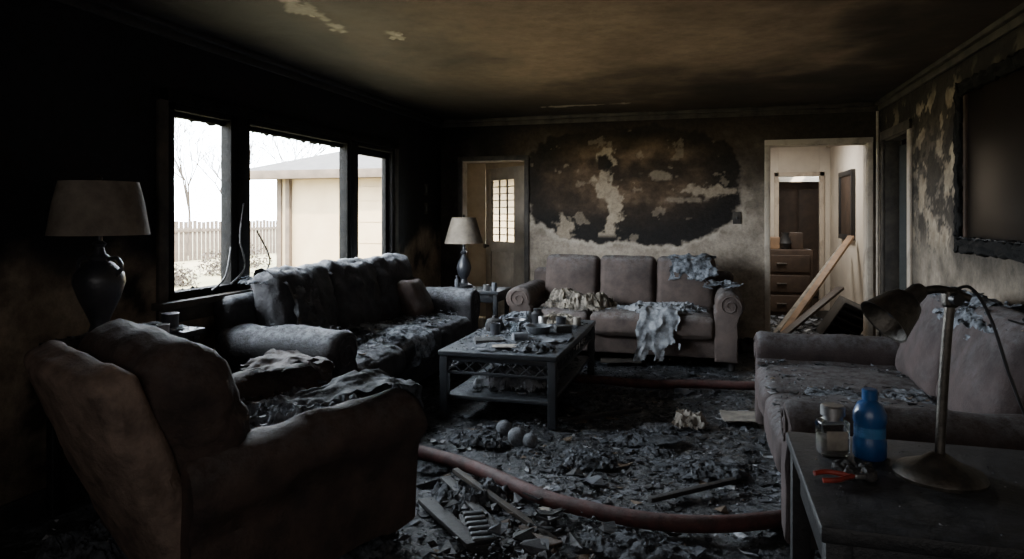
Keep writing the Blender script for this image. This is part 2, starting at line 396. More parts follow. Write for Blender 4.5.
for pts in ([(XL+.05,3.72,1.42),(XL+.07,3.66,1.2),(XL+.06,3.72,1.02),(XL+.05,3.60,.92)],[(XL+.05,3.85,1.25),(XL+.08,3.95,1.05),(XL+.05,3.88,.92)],[(XL+.05,3.6,1.15),(XL+.09,3.5,.98),(XL+.06,3.42,.9)]):
    add('cable',tube_mesh(pts,.006,6),M_char,cb)

# exterior
M_grass=mat('pale_grass',(.26,.21,.12),(.14,.13,.06),.5,.95,bump=.3)
M_stucco=mat('pale_stucco',(.32,.24,.14),(.27,.20,.115),2,.9,bump=.1)
M_roof=mat('grey_shingles',(.042,.036,.032),(.026,.022,.020),5,.9,bump=.4)
M_fence=mat('weathered_fence',(.075,.054,.038),(.045,.033,.023),4,.9)
M_bark=mat('bare_bark',(.05,.038,.028),(.025,.02,.015),8,.9)
gx=rbox(90,90,.1,.01); add('ground_outside',gx,M_grass,None,(-30,20,-.17))
h=empty('neighbor_house')
box('house_wall',-9.2,-1.5,13.2,20,-.1,2.2,M_stucco,h)
box('fascia',-10.0,-1.0,12.55,12.65,2.12,2.30,M_fence,h); box('garage_door',-7.6,-5.2,13.14,13.2,-.1,1.95,M_stucco,h,.01)
for i in range(4): box('garage_rib',-7.6,-5.2,13.12,13.14,.3+i*.45,.315+i*.45,M_stucco,h)
box('downspout',-8.95,-8.85,13.08,13.2,-.1,2.2,M_fence,h); box('corner_board',-9.22,-9.1,13.15,13.2,-.1,2.2,M_fence,h)
me=mesh('r',[(-10,12.55,2.28),(-1,12.55,2.28),(-1,16.6,3.4),(-7.5,16.6,3.4),(-10,20.5,2.28),(-1,20.5,2.28)],[(0,1,2,3),(3,2,5,4),(0,3,4)]); add('roof',me,M_roof,h,smooth=False)
box('soffit',-10,-1,12.6,13.2,2.14,2.18,M_fence,h)
f=empty('garden_fence')
for i in range(90): box('picket',-16.02,-16,13+i*.2,13.16+i*.2,-.12,1.15+random.uniform(-.03,.03),M_fence,f)
box('fence_rail',-15.98,-15.94,13,31,.8,.9,M_fence,f)
def tree(name,x,y,hh,seed):
    e=empty(name,(x,y,-.12)); rnd=random.Random(seed); V=[];F=[]
    def br(p,d,l,r,dep):
        q=p+d*l; b=len(V); a=d.orthogonal().normalized(); c=d.cross(a)
        for P,R in ((p,r),(q,r*.65)):
            for k in range(5):
                th=k*1.2566; V.append(P+(a*math.cos(th)+c*math.sin(th))*R)
        for k in range(5): F.append((b+k,b+(k+1)%5,b+5+(k+1)%5,b+5+k))
        if dep>0:
            for _ in range(3):
                nd=(d+Vector((rnd.uniform(-.8,.8),rnd.uniform(-.8,.8),rnd.uniform(-.1,.6)))).normalized(); br(q,nd,l*rnd.uniform(.6,.85),r*.6,dep-1)
    br(Vector((0,0,0)),Vector((0,0,1)),hh*.26,.07,6); add('branches',mesh('t',V,F),M_bark,e)
tree('bare_tree',-13.8,17.2,4.6,1); tree('bare_tree.001',-15,21.5,6,5); tree('bare_tree.002',-18,20.5,6,9)
def shrub(name,x,y,r,seed):
    e=empty(name,(x,y,-.12)); rnd=random.Random(seed); V=[];F=[]
    for i in range(900):
        d=Vector((rnd.gauss(0,1),rnd.gauss(0,1),abs(rnd.gauss(0,1)))).normalized()*r*rnd.uniform(.3,1); s=.05; b=len(V)
        for k in range(3): V.append(d+Vector((rnd.uniform(-s,s),rnd.uniform(-s,s),rnd.uniform(-s,s))))
        F.append((b,b+1,b+2))
    add('twigs',mesh('s',V,F),M_bark,e,smooth=False)
shrub('dry_shrub',-11.5,14.2,.7,1); shrub('dry_shrub.001',-12.5,16.4,.8,2); shrub('dry_shrub.002',-10.6,11.6,.5,3)

# ---------------------------------------------------------------- vestibule and entry door
v=empty('wall_vestibule')
M_vest=mat('smoky_vestibule_paint',(.42,.35,.265),(.26,.215,.165),2,.85)
box('side_left',-3.3,-3.2,7.34,8.6,0,2.4,M_vest,v); box('side_right',-1.75,-1.7,7.34,8.6,0,2.4,M_vest,v); box('vest_ceiling',-3.3,-1.7,7.34,8.7,2.1,2.15,M_vest,v); box('vest_floor',-3.3,-1.7,7.2,8.7,-.06,-.01,M_char,v)
box('back_l',-3.3,-2.83,8.6,8.7,0,2.4,M_vest,v); box('back_r',-2.15,-1.7,8.6,8.7,0,2.4,M_vest,v); box('back_low',-2.83,-2.15,8.6,8.7,0,.9,M_vest,v); box('back_high',-2.83,-2.15,8.6,8.7,1.95,2.4,M_vest,v)
box('plug_left',-3.3,-2.66,7.26,7.34,0,2.4,M_vest,v)
M_door=mat('smoky_cream_door',(.25,.205,.155),(.13,.105,.08),3,.7,bump=.15)
d=empty('door_1',(-1.95,7.34,0),(180-40)*D2R)
W=.80
box('stile_a',0,.20,-.02,.02,.01,1.9,M_door,d); box('stile_b',W-.11,W,-.02,.02,.01,1.9,M_door,d); box('rail_top',.20,W-.11,-.02,.02,1.76,1.9,M_door,d); box('rail_mid',.20,W-.11,-.02,.02,.92,1.04,M_door,d); box('rail_bot',.20,W-.11,-.02,.02,.01,.2,M_door,d); box('panel_low',.20,W-.11,-.01,.01,.2,.92,M_door,d); box('panel_raise',.25,W-.16,-.018,.018,.27,.85,M_door,d)
for i in (1,2): box('muntin_v',.20+i*(W-.31)/3-.006,.20+i*(W-.31)/3+.006,-.012,.012,1.04,1.76,M_door,d)
for i in range(1,9): box('muntin_h',.20,W-.11,-.010,.010,1.04+i*.08-.006,1.04+i*.08+.006,M_door,d)
add('knob',lathe([(0,0),(.012,0),(.012,.03),(.028,.045),(.028,.06),(0,.07)],16),M_brz,d,(W-.06,.02,.98),(-math.pi/2,0,0))

# ---------------------------------------------------------------- hall beyond right doorway
hl=empty('wall_hall')
HX=1.66
box('hall_right',HX,HX+.06,7.34,11,0,2.42,M_hall,hl); box('hall_left',-.3,-.24,7.34,11,0,2.42,M_hall,hl)
box('hall_back_l',-.3,.98,10.5,10.56,0,2.42,M_hall,hl); box('hall_back_r',1.52,HX,10.5,10.56,0,2.42,M_hall,hl); box('hall_back_top',.98,1.52,10.5,10.56,1.90,2.42,M_hall,hl)
box('hall_ceiling',-.3,1.72,7.34,12.6,2.42,2.46,M_hall,hl); box('hall_floor',-.3,1.8,7.2,12.6,-.05,0,M_char,hl)
box('front_strip',1.48,1.72,7.28,7.34,0,2.42,M_hall,hl); box('front_l',-.3,.56,7.28,7.34,0,2.42,M_hall,hl)
box('far_wall',.2,2.4,12.5,12.6,0,2.42,M_hall,hl); box('far_l',.3,.36,10.56,12.5,0,2.42,M_hall,hl); box('far_r',1.9,1.96,10.56,12.5,0,2.42,M_hall,hl)
box('hall_cornice',HX-.05,HX,7.34,10.5,2.3,2.36,M_triml,hl)
e=empty('trim_4'); box('l',.92,.98,10.47,10.5,0,1.96,M_triml,e); box('r',1.52,1.58,10.47,10.5,0,1.96,M_triml,e); box('t',.92,1.58,10.47,10.5,1.90,1.96,M_triml,e)
e=empty('wooden_wardrobe',(1.3,11.3,0)); add('carcass',rbox(.80,.5,1.85,.01),M_wood2,e,(0,0,.925))
for s in (-1,1): add('door',rbox(.36,.03,1.6,.01),M_wood2,e,(s*.19,-.26,.93)); add('knob',rbox(.02,.03,.04,.008),M_brz,e,(s*.03,-.29,.95))
e=empty('dresser',(.92,9.7,0)); add('carcass',rbox(.75,.42,.85,.01),M_wood2,e,(0,0,.475))
for i in range(3): add('drawer',rbox(.68,.03,.22,.008),M_wood2,e,(0,-.22,.2+i*.26)); add('pull',rbox(.12,.02,.02,.005),M_brz,e,(0,-.245,.2+i*.26))
add('box_stack',rbox(.22,.2,.16,.01),M_wood,e,(-.12,0,.98)); add('box_stack_2',rbox(.16,.2,.22,.01),M_wood2,e,(.2,.05,1.01)); add('vase',lathe([(0,0),(.05,0),(.08,.08),(.04,.18),(.05,.22)],16),M_black,e,(.06,-.08,.9))
e=empty('picture_frame',(HX-.02,9.2,1.47))
box('canvas',-.005,.01,-.36,.36,-.38,.38,M_wood2,e)
for (a,b,c,dd) in ((-.4,.4,.36,.42),(-.4,.4,-.42,-.36),(-.42,-.36,-.42,.42),(.36,.42,-.42,.42)): box('frame',-.025,.015,a,b,c,dd,M_black,e)
e=empty('leaning_planks')
bar('plank_1',(.74,7.75,.05),(1.60,8.7,1.1),.08,.03,M_wood,e); bar('plank_2',(.70,7.95,.04),(1.56,9.0,.98),.06,.03,M_paper,e); bar('plank_3',(.68,7.5,.06),(1.4,8.2,.55),.09,.03,M_wood2,e)
e=empty('plastic_crate',(1.33,7.75,.25),10*D2R)
e.rotation_euler=(20*D2R,25*D2R,15*D2R)
box('bottom',-.14,.14,-.02,.02,-.2,.24,M_black,e)
for i in range(6): box('slat',-.15,.15,-.16,-.02,-.2+i*.085,-.18+i*.085,M_black,e)
for s in (-1,1): box('side',s*.15-.01,s*.15+.01,-.16,.02,-.2,.24,M_black,e)

# ---------------------------------------------------------------- soft heaps, drapes, chips
def heap(w,d,h,seed=0,res=36,ridge=7,rag=.35,base=0):
    res=int(res*1.6)
    V=[];F=[];keep={}
    for j in range(res+1):
        for i in range(res+1):
            u=i/res*2-1; v=j/res*2-1
            x=u*w/2;y=v*d/2
            rr=math.hypot(u,v)+rag*fbm(u*2.2+seed,v*2.2,seed,3)
            fo=max(0,1-rr); k=min(1,fo*2.2)
            wx=x+.06*fbm(x*5,y*5,seed+2); wy=y+.06*fbm(x*5,y*5,seed+7)
            n=fbm(wx*ridge+seed*5,wy*ridge*.6,seed,2); rd=1-min(1,abs(n)*3.2)
            n2=fbm(wx*ridge*1.2,wy*ridge*2.2+seed,seed+4,2); rd2=1-min(1,abs(n2)*3.0)
            z=h*(k**.6)*(.25+.5*max(rd,rd2*.8)+.5*(.5+fbm(x*2.5+seed,y*2.5,1,2)))
            V.append((x+.008*noise.noise(Vector((x*30,y*30,seed))),y+.008*noise.noise(Vector((x*30,y*30,seed+5))),base+z))
            keep[(i,j)]=fo>0.0
    for j in range(res):
        for i in range(res):
            if keep[(i,j)] and keep[(i+1,j+1)] and keep[(i+1,j)] and keep[(i,j+1)]:
                a=j*(res+1)+i; F.append((a,a+1,a+res+2,a+res+1))
    return mesh('h',V,F)
def drape(path,x0,x1,seed=0,nx=40,ns=60,wr=.02,rag=.25,fold=9):
    P=[Vector((0,p[0],p[1])) for p in path]; L=[0]
    for i in range(1,len(P)): L.append(L[-1]+(P[i]-P[i-1]).length)
    def at(s):
        for i in range(1,len(P)):
            if s<=L[i]: return P[i-1].lerp(P[i],(s-L[i-1])/(L[i]-L[i-1])), (P[i]-P[i-1]).normalized()
        return P[-1],(P[-1]-P[-2]).normalized()
    V=[];F=[];K=[]
    for j in range(ns+1):
        t=j/ns; p,dn=at(t*L[-1]); nrm=Vector((0,dn.z,-dn.y))
        if nrm.z<-.01 : nrm=-nrm
        if abs(nrm.z)<=.01 and nrm.y>0: nrm=-nrm
        for i in range(nx+1):
            u=i/nx
            x=lerp(x0,x1,u)+.05*fbm(t*3+seed,u*2,1,3)
            rg=1-min(1,abs(fbm(x*6+t*1.5,t*3,seed,3))*3)
            f=wr*(1+math.sin(u*fold+5*fbm(u*2,t*1.5,seed,2)))*.35+wr*1.0*(fbm(x*9,t*7,seed,3)+.4)+wr*.9*rg
            V.append(Vector((x,p.y,p.z))+nrm*f)
            e=min(u,1-u)*2; e2=min(t,1-t)*2
            K.append(min(e,e2)+rag*fbm(u*4+seed,t*4,seed+3,3)>.06)
    for j in range(ns):
        for i in range(nx):
            a=j*(nx+1)+i; q=(a,a+1,a+nx+2,a+nx+1)
            if all(K[k] for k in q): F.append(q)
    return mesh('d',V,F)
PAL=[((.012,.012,.013),5.5),((.028,.030,.035),5),((.070,.077,.090),4),((.15,.16,.18),2.6),((.36,.37,.39),1.2),((.16,.12,.085),.6)]
def pick(rnd,pal=PAL):
    t=rnd.random()*sum(p[1] for p in pal)
    for c,wt in pal:
        t-=wt
        if t<=0: return c
    return pal[0][0]
def chips(n,sampler,smin,smax,seed=0,chunk=.3,pal=PAL):
    rnd=random.Random(seed); V=[];F=[];C=[]
    for _ in range(n):
        p=sampler(rnd)
        if p is None: continue
        s=smin*(smax/smin)**(rnd.random()**3.2); c=pick(rnd,pal); b=len(V)
        if rnd.random()<chunk:
            s*=.6
            pts=[Vector((1,0,0)),Vector((-1,0,0)),Vector((0,1,0)),Vector((0,-1,0)),Vector((0,0,1)),Vector((0,0,-1))]
            sc=Vector((rnd.uniform(.4,1),rnd.uniform(.4,1),rnd.uniform(.3,.8)))
            R=Matrix.Rotation(rnd.uniform(0,6.28),3,'Z')@Matrix.Rotation(rnd.uniform(-.5,.5),3,'X')
            for q in pts:
                qq=R@Vector((q.x*sc.x,q.y*sc.y,q.z*sc.z))*s*.6*rnd.uniform(.7,1.2); V.append(Vector(p)+qq+Vector((0,0,s*.15))); C.append(c)
            F+=[(b,b+2,b+4),(b+2,b+1,b+4),(b+1,b+3,b+4),(b+3,b,b+4),(b+2,b,b+5),(b+1,b+2,b+5),(b+3,b+1,b+5),(b,b+3,b+5)]
        else:
            k=rnd.randint(4,7); el=rnd.uniform(.15,1); tilt=Matrix.Rotation(rnd.uniform(0,6.28),3,'Z')@Matrix.Rotation(rnd.gauss(0,.18),3,'X')
            th=s*rnd.uniform(.03,.1); rs=[rnd.uniform(.5,1) for _ in range(k)]
            for lay in (0,1):
                for i in range(k):
                    a=6.283*i/k; rr=rs[i]
                    q=Vector((math.cos(a)*rr*s*.8,math.sin(a)*rr*s*el*.7,lay*th+.1*s*math.cos(a*2)))
                    V.append(Vector(p)+tilt@q+Vector((0,0,s*.06))); C.append(c)
            F.append(tuple(range(b+k-1,b-1,-1))); F.append(tuple(range(b+k,b+2*k)))
            for i in range(k): F.append((b+i,b+(i+1)%k,b+k+(i+1)%k,b+k+i))
    return mesh('c',V,F,C)
def patch(x0,x1,y0,y1,z,jit=.01):
    return lambda r:(r.uniform(x0,x1),r.uniform(y0,y1),z+r.uniform(0,jit))

# ---------------------------------------------------------------- seating
def arm_profile(w,h,roll,out=.05,z0=.07):
    P=[(-w*.36,z0),(-w*.37,h*.25),(-w*.38,h*.5),(-w*.38,h-roll*1.6)]
    cx,cz=out-.02,h-roll
    for k in range(17):
        a=math.radians(205-k*(250/16)); P.append((cx+roll*1.08*math.cos(a),cz+roll*math.sin(a)))
    P+=[(w*.34,h-roll*2.3),(w*.36,h*.45),(w*.36,h*.25),(w*.36,z0)]
    return P
def feet(e,pts,m=M_char,h=.08):
    for i,(x,y) in enumerate(pts):
        add('foot_%d'%(i+1),lathe([(0,0),(.025,0),(.038,h),(0,h)],12),m,e,(x,y,0))
def spiral(e,x,y,z,r,m):
    pts=[]
    for k in range(26):
        a=k*.42; rr=r*(1-k/30); pts.append((x+rr*math.cos(a),y,z+rr*math.sin(a)))
    add('arm_scroll',tube_mesh(pts,.006,6,3),m,e)
def sofa(name,loc,rz,W,D,n,m,ah=.66,bh=.92,aw=.25,roll=.11,seat=.46,wr=.012,seed=0,bt=12,ws=6,bw=None,sq=.07,armwr=None):
    e=empty(name,loc,rz)
    bw=bw if bw is not None else wr*1.3
    iw=W-2*aw+.04
    add('base',rbox(iw+.06,D-.12,.2,.02,8,wr=wr*.4,seed=seed),m,e,(0,D/2+.02,.19))
    cw=iw/n
    for i in range(n):
        x=-iw/2+cw*(i+.5)
        add('seat_cushion_%d'%(i+1),rbox(cw-.008,D-.26,.19,.05,16,puff=(0,.015,.03),wr=wr,seed=seed+i,ws=ws),m,e,(x,(D-.26)/2-.01,seat-.095))
        me=rbox(cw+.0,.2,bh-seat+.08,sq,16,puff=(.0,.05,.01),wr=bw,seed=seed+i+10,ws=ws)
        add('back_cushion_%d'%(i+1),me,m,e,(x,D-.24,(bh+seat)/2-.0),(-bt*D2R,0,0))
    add('back_frame',rbox(W-.16,.16,bh-.16,.06,10,wr=wr*.5,seed=seed),m,e,(0,D-.08,(bh-.08)/2+.02),(-3*D2R,0,0))
    pr=arm_profile(aw,ah,roll); aw_=armwr if armwr is not None else wr*.8
    add('arm_right',prism(pr,0,D-.06,20,aw_,seed),m,e,(W/2-aw/2-.03,0,0))
    pl=[(-x,z) for x,z in pr][::-1]
    add('arm_left',prism(pl,0,D-.06,20,aw_,seed+4),m,e,(-W/2+aw/2+.03,0,0))
    spiral(e,W/2-aw/2,-.002,ah-roll,roll*.8,m); spiral(e,-W/2+aw/2,-.002,ah-roll,roll*.8,m)
    feet(e,[(-W/2+.12,.08),(W/2-.12,.08),(-W/2+.12,D-.1),(W/2-.12,D-.1)])
    return e
s=sofa('three_seat_sofa',(-2.0,4.66,0),90*D2R,2.58,.87,3,M_sofa,ah=.69,bh=.96,wr=.020,seed=2,roll=.14,aw=.30,ws=8,bw=.028,armwr=.016)
add('ash_on_seat',heap(1.8,.6,.06,3,60,11),M_ash,s,(.02,.32,.455))
add('ash_heap_near',heap(.7,.55,.12,8,44,10),M_ashd,s,(-.70,.40,.44))
add('crumpled_cover_seat',drape([(.62,.62),(.5,.52),(.3,.49),(.1,.49),(-.02,.46),(-.02,.3)],-.35,.15,24,wr=.022,rag=.4),M_ash,s)
add('ash_on_back',heap(1.1,.30,.05,5,50,11),M_ash,s,(-.55,.72,.92))
add('torn_cover',drape([(.80,.86),(.70,.98),(.60,.96),(.50,.78),(.44,.56),(.3,.5)],-1.0,-.60,4,wr=.024,rag=.3,fold=5),M_sofa,s)
add('throw_pillow',rbox(.44,.13,.36,.06,10,puff=(0,.05,0),wr=.012,seed=3),M_sofaB,s,(.74,.42,.63),(-25*D2R,0,8*D2R))
add('seat_debris',chips(1300,patch(-.95,.88,.03,.6,.475,.05),.01,.06,5,.2),M_chip,s,smooth=False)
add('back_debris',chips(420,patch(-1.05,.95,.60,.84,.945,.03),.008,.045,7,.2),M_chip,s,smooth=False)
add('arm_debris',chips(120,patch(-1.24,-1.05,.08,.75,.685,.01),.006,.03,6),M_chip,s,smooth=False)
s=sofa('brown_sofa',(-.76,6.15,0),0,2.16,.93,3,M_sofaB,ah=.68,bh=.90,wr=.007,seed=20,roll=.115,aw=.27,sq=.06)
add('tan_crumpled_cloth',heap(.72,.5,.16,12,56,12),M_clotht,s,(-.40,.30,.45))
add('white_rag_heap',heap(.8,.45,.09,15,50,12),M_clothw,s,(.35,.25,.455))
add('hanging_rag',drape([(.45,.48),(.2,.50),(.03,.50),(-.03,.44),(-.035,.25),(-.04,.06)],.12,.52,6,wr=.022,rag=.55,fold=14),M_clothw,s)
add('rag_on_back',drape([(.86,.78),(.82,.90),(.72,.945),(.6,.90),(.55,.72)],.38,.84,9,wr=.018,rag=.45),M_ash,s)
add('rag_on_arm',drape([(.72,.66),(.5,.71),(.25,.71),(.1,.69)],.74,1.03,11,wr=.02,rag=.4),M_ash,s)
add('seat_debris',chips(900,patch(-.78,.75,.03,.6,.475,.03),.008,.05,15),M_chip,s,smooth=False)
s=sofa('loveseat',(.29,3.72,0),270*D2R,1.92,1.15,2,M_sofaR,ah=.62,bh=.90,wr=.012,seed=40,aw=.26,roll=.105,seat=.45,bt=18)
add('ash_on_back',heap(1.3,.4,.08,22,60,12),M_ash,s,(.1,.98,.86))
add('rag_on_back',drape([(1.1,.8),(1.02,.92),(.92,.93),(.84,.78)],-.45,.35,29,wr=.022,rag=.45),M_ash,s)
add('debris_on_back',chips(300,patch(-.5,.75,.82,1.1,.9,.04),.01,.09,31),M_chip,s,smooth=False)
add('ash_on_seat',heap(1.2,.7,.025,27,60,14),M_ash,s,(-.1,.5,.447))
add('seat_debris',chips(900,patch(-.68,.68,.0,.8,.465,.012),.008,.045,33,.15),M_chip,s,smooth=False)

a=27
def armchair():
    fx,fy=math.sin(a*D2R),math.cos(a*D2R); rx,ry=fy,-fx
    c=(-1.12-.50*rx,2.60-.50*ry)
    e=empty('armchair',(c[0],c[1],0),(180-a)*D2R)
    m=M_chair
    add('base',rbox(.80,.85,.22,.03,8,wr=.005),m,e,(0,.46,.19))
    add('seat_cushion',rbox(.56,.62,.2,.06,12,puff=(0,.02,.03),wr=.012,seed=5),m,e,(0,.3,.38))
    pr=arm_profile(.27,.62,.12)
    def slope(me):
        for v in me.vertices:
            if v.co.z>.3: v.co.z-=.06*sstep(.35,.95,v.co.y)
        return me
    add('arm_right',slope(prism(pr,0,.92,24,.018,3,.05,8)),m,e,(.36,0,0))
    add('arm_left',slope(prism([(-x,z) for x,z in pr][::-1],0,.92,24,.018,7,.05,8)),m,e,(-.36,0,0))
    tilt=-22*D2R
    def taper(q):
        k=1+.08*(q.z/.45); q.x*=k
        q.y-=.05*(q.x/.45)**2
        q.z-=.05*abs(q.x/.42)**3*(1 if q.z>0 else 0)
        return q
    sh=rbox(.80,.13,.86,.035,16,puff=(0,.02,.0),wr=.010,ws=8,seed=9,fn=taper)
    add('back_shell',sh,M_chairb,e,(0,1.02,.48),(tilt,0,0))
    cu=rbox(.85,.27,.54,.11,20,puff=(.02,.05,.03),wr=.018,ws=8,seed=11,fn=taper)
    add('back_cushion',cu,m,e,(0,.88,.66),(tilt,0,0))
    feet(e,[(-.36,.1),(.36,.1),(-.34,.85),(.34,.85)])
    add('ash_on_seat',heap(.62,.6,.10,32,50,12),M_ash,e,(0,.3,.46))
    add('charred_arm_cover',drape([(.35,.62),(.15,.655),(.02,.64),(-.02,.5)],.16,.50,14,wr=.014,rag=.4),M_chair,e)
    add('charred_arm_cover_2',drape([(.5,.62),(.2,.66),(.02,.64),(-.02,.4)],-.48,-.22,16,wr=.018,rag=.4),M_ashd,e)
    add('seat_debris',chips(420,patch(-.27,.27,.02,.55,.49,.05),.01,.06,36),M_chip,e,smooth=False)
armchair()

# ---------------------------------------------------------------- coffee table
e=empty('coffee_table',(-1.31,4.97,0))
tw,tl,th=.80,1.56,.46
add('top',rbox(tw,tl,.035,.008,2),M_tab,e,(0,0,th-.018)); add('shelf',rbox(tw-.08,tl-.08,.025,.006,2),M_tab,e,(0,0,.15))
lg=0
for sx in (-1,1):
    for sy in (-1,1):
        lg+=1; add('leg_%d'%lg,rbox(.055,.055,th-.035,.006),M_tab,e,(sx*(tw/2-.035),sy*(tl/2-.035),(th-.035)/2))
for sx in (-1,1):
    x=sx*(tw/2-.035)
    box('apron_top',x-.01,x+.01,-tl/2+.05,tl/2-.05,th-.07,th-.035,M_tab,e); box('apron_low',x-.01,x+.01,-tl/2+.05,tl/2-.05,th-.155,th-.135,M_tab,e)
    k=14
    for i in range(k):
        y0=lerp(-tl/2+.06,tl/2-.06,i/k); y1=lerp(-tl/2+.06,tl/2-.06,(i+1)/k)
        bar('lattice',(x,y0,th-.145),(x,y1,th-.06),.008,.01,M_tab,e); bar('lattice',(x,y0,th-.06),(x,y1,th-.145),.008,.01,M_tab,e)
for sy in (-1,1):
    y=sy*(tl/2-.035)
    box('apron_top',-tw/2+.05,tw/2-.05,y-.01,y+.01,th-.07,th-.035,M_tab,e); box('apron_low',-tw/2+.05,tw/2-.05,y-.01,y+.01,th-.155,th-.135,M_tab,e)
    for i in range(7):
        x0=lerp(-tw/2+.06,tw/2-.06,i/7); x1=lerp(-tw/2+.06,tw/2-.06,(i+1)/7)
        bar('lattice',(x0,y,th-.145),(x1,y,th-.06),.008,.01,M_tab,e); bar('lattice',(x0,y,th-.06),(x1,y,th-.145),.008,.01,M_tab,e)
add('tabletop_ash',heap(.74,1.5,.020,51,70,16),M_ashd,e,(0,0,th))
add('tabletop_debris',chips(1500,patch(-.37,.37,-.74,.74,th,.008),.006,.05,52,.4),M_chip,e,smooth=False)
add('shelf_debris',chips(700,patch(-.33,.33,-.68,.68,.165,.01),.01,.07,53,.4),M_chip,e,smooth=False)
add('shelf_cloth',heap(.6,.6,.12,54,50,11),M_clothw,e,(.0,-.28,.16)); add('shelf_heap',heap(.5,.5,.13,57,50,11),M_ash,e,(0,.35,.16))
def bowl(r,h): return lathe([(0,0),(r*.5,0),(r*.8,h*.4),(r,h),(r*.94,h),(r*.7,h*.45),(0,h*.15)],24)
def cup(r,h): return lathe([(0,0),(r*.9,0),(r,h),(r*.9,h),(r*.8,h*.1),(0,h*.1)],20)
add('bowl_1',bowl(.10,.07),M_stone,e,(.1,-.05,th)); add('bowl_2',bowl(.09,.06),M_cer,e,(-.16,.25,th)); add('mug_1',cup(.04,.09),M_cer,e,(.2,.3,th)); add('mug_2',cup(.038,.09),M_cer,e,(-.2,-.15,th)); add('jar',lathe([(0,0),(.045,0),(.05,.09),(.03,.11),(.035,.13),(0,.135)],18),M_black,e,(-.02,.42,th)); add('can',lathe([(0,0),(.033,0),(.033,.1),(.03,.105),(0,.1)],18),M_metal,e,(.08,.18,th)); add('toppled_cup',cup(.035,.1),M_stone,e,(.0,-.38,th+.036),(0,math.pi/2,.6)); add('plate',lathe([(0,.004),(.06,.004),(.1,.018),(.1,.022),(.06,.01),(0,.01)],28),M_stone,e,(.19,-.35,th)); add('book',rbox(.2,.14,.03,.004),M_char,e,(-.15,-.45,th+.016),(0,0,.4))
add('rag',heap(.35,.3,.07,58,40,13),M_clotht,e,(.12,.5,th)); add('crumple',heap(.3,.3,.06,59,40,13),M_ash,e,(-.1,.1,th)); add('crumple_2',heap(.34,.3,.08,61,40,13),M_ash,e,(-.22,.52,th)); add('crumple_3',heap(.3,.25,.05,62,40,13),M_ashd,e,(.2,-.6,th))
add('tumbler',cup(.033,.11),M_glass,e,(-.05,-.2,th)); add('small_box',rbox(.12,.08,.06,.005),M_char,e,(.26,.08,th+.03),(0,0,.5)); add('paper_sheet',rbox(.18,.13,.004,.001,6,wr=.006),M_paper,e,(.02,-.62,th+.02),(0,0,.3)); add('kettle_body',lathe([(0,0),(.06,0),(.075,.04),(.06,.09),(.02,.105),(.015,.12),(0,.125)],22),M_char,e,(-.26,.02,th)); add('candle_stub',lathe([(0,0),(.03,0),(.03,.07),(0,.065)],16),M_paper,e,(.3,.45,th))

# ---------------------------------------------------------------- side tables and lamps
def side_table(name,loc,w,d,h,rz=0,shelf=True,m=None):
    m=m or M_tab
    e=empty(name,loc,rz)
    add('top',rbox(w,d,.03,.006),m,e,(0,0,h-.015)); box('apron_f',-w/2+.03,w/2-.03,-d/2+.03,-d/2+.05,h-.11,h-.03,m,e); box('apron_b',-w/2+.03,w/2-.03,d/2-.05,d/2-.03,h-.11,h-.03,m,e); box('apron_l',-w/2+.03,-w/2+.05,-d/2+.03,d/2-.03,h-.11,h-.03,m,e); box('apron_r',w/2-.05,w/2-.03,-d/2+.03,d/2-.03,h-.11,h-.03,m,e)
    i=0
    for sx in (-1,1):
        for sy in (-1,1):
            i+=1; add('leg_%d'%i,rbox(.04,.04,h-.03,.005),m,e,(sx*(w/2-.04),sy*(d/2-.04),(h-.03)/2))
    if shelf: add('shelf',rbox(w-.06,d-.06,.02,.005),m,e,(0,0,.18))
    return e
e=side_table('end_table',(-2.17,6.42,0),.52,.46,.62)
add('debris',chips(90,patch(-.2,.2,-.2,.2,.62,.005),.01,.04,61),M_chip,e,smooth=False)
bt=lathe([(0,0),(.022,0),(.022,.09),(.01,.11),(.01,.135),(0,.135)],14)
add('small_bottle',bt,M_stone,e,(-.20,-.12,.62)); add('pill_jar',cup(.025,.08),M_stone,e,(.20,-.17,.62)); add('tin',cup(.03,.06),M_metal,e,(.12,-.17,.62))
e=empty('table_lamp',(-2.37,6.50,.625))
add('base',lathe([(0,0),(.085,0),(.085,.02),(.04,.04),(.03,.08),(.06,.13),(.075,.19),(.06,.25),(.03,.30),(.02,.33),(.035,.35),(.015,.37),(.012,.48),(0,.48)],28,.04),M_cer,e)
add('shade',lathe([(.12,.70),(.15,.60),(.195,.44),(.192,.44),(.147,.60),(.117,.70)],36,.02),M_shade,e); add('finial',lathe([(0,.48),(.005,.48),(.005,.70),(.014,.715),(0,.735)],10),M_brz,e)
e=side_table('tall_end_table',(-2.655,2.62,0),.42,.56,.78,m=M_tabk)
add('debris',chips(300,patch(-.2,.2,-.26,.26,.78,.005),.008,.04,63),M_chip,e,smooth=False)
add('mug',cup(.04,.085),M_cer,e,(.10,.16,.78)); add('tray_ash',heap(.34,.4,.03,66,40,13),M_ash,e,(.03,.08,.78)); add('tin',cup(.03,.05),M_metal,e,(.16,.05,.78))
e=empty('urn_table_lamp',(-2.65,2.46,.785))
add('base',lathe([(0,0),(.075,0),(.075,.025),(.045,.04),(.035,.07),(.05,.11),(.085,.19),(.105,.26),(.10,.30),(.06,.345),(.038,.36),(.045,.375),(.025,.39),(.018,.42),(.03,.435),(.012,.45),(.01,.5),(0,.5)],36,.03),M_cer,e)
for s_ in (-1,1): add('handle',tube_mesh([(s_*.095,0,.29),(s_*.125,0,.33),(s_*.10,0,.37),(s_*.05,0,.365)],.009,8),M_cer,e)
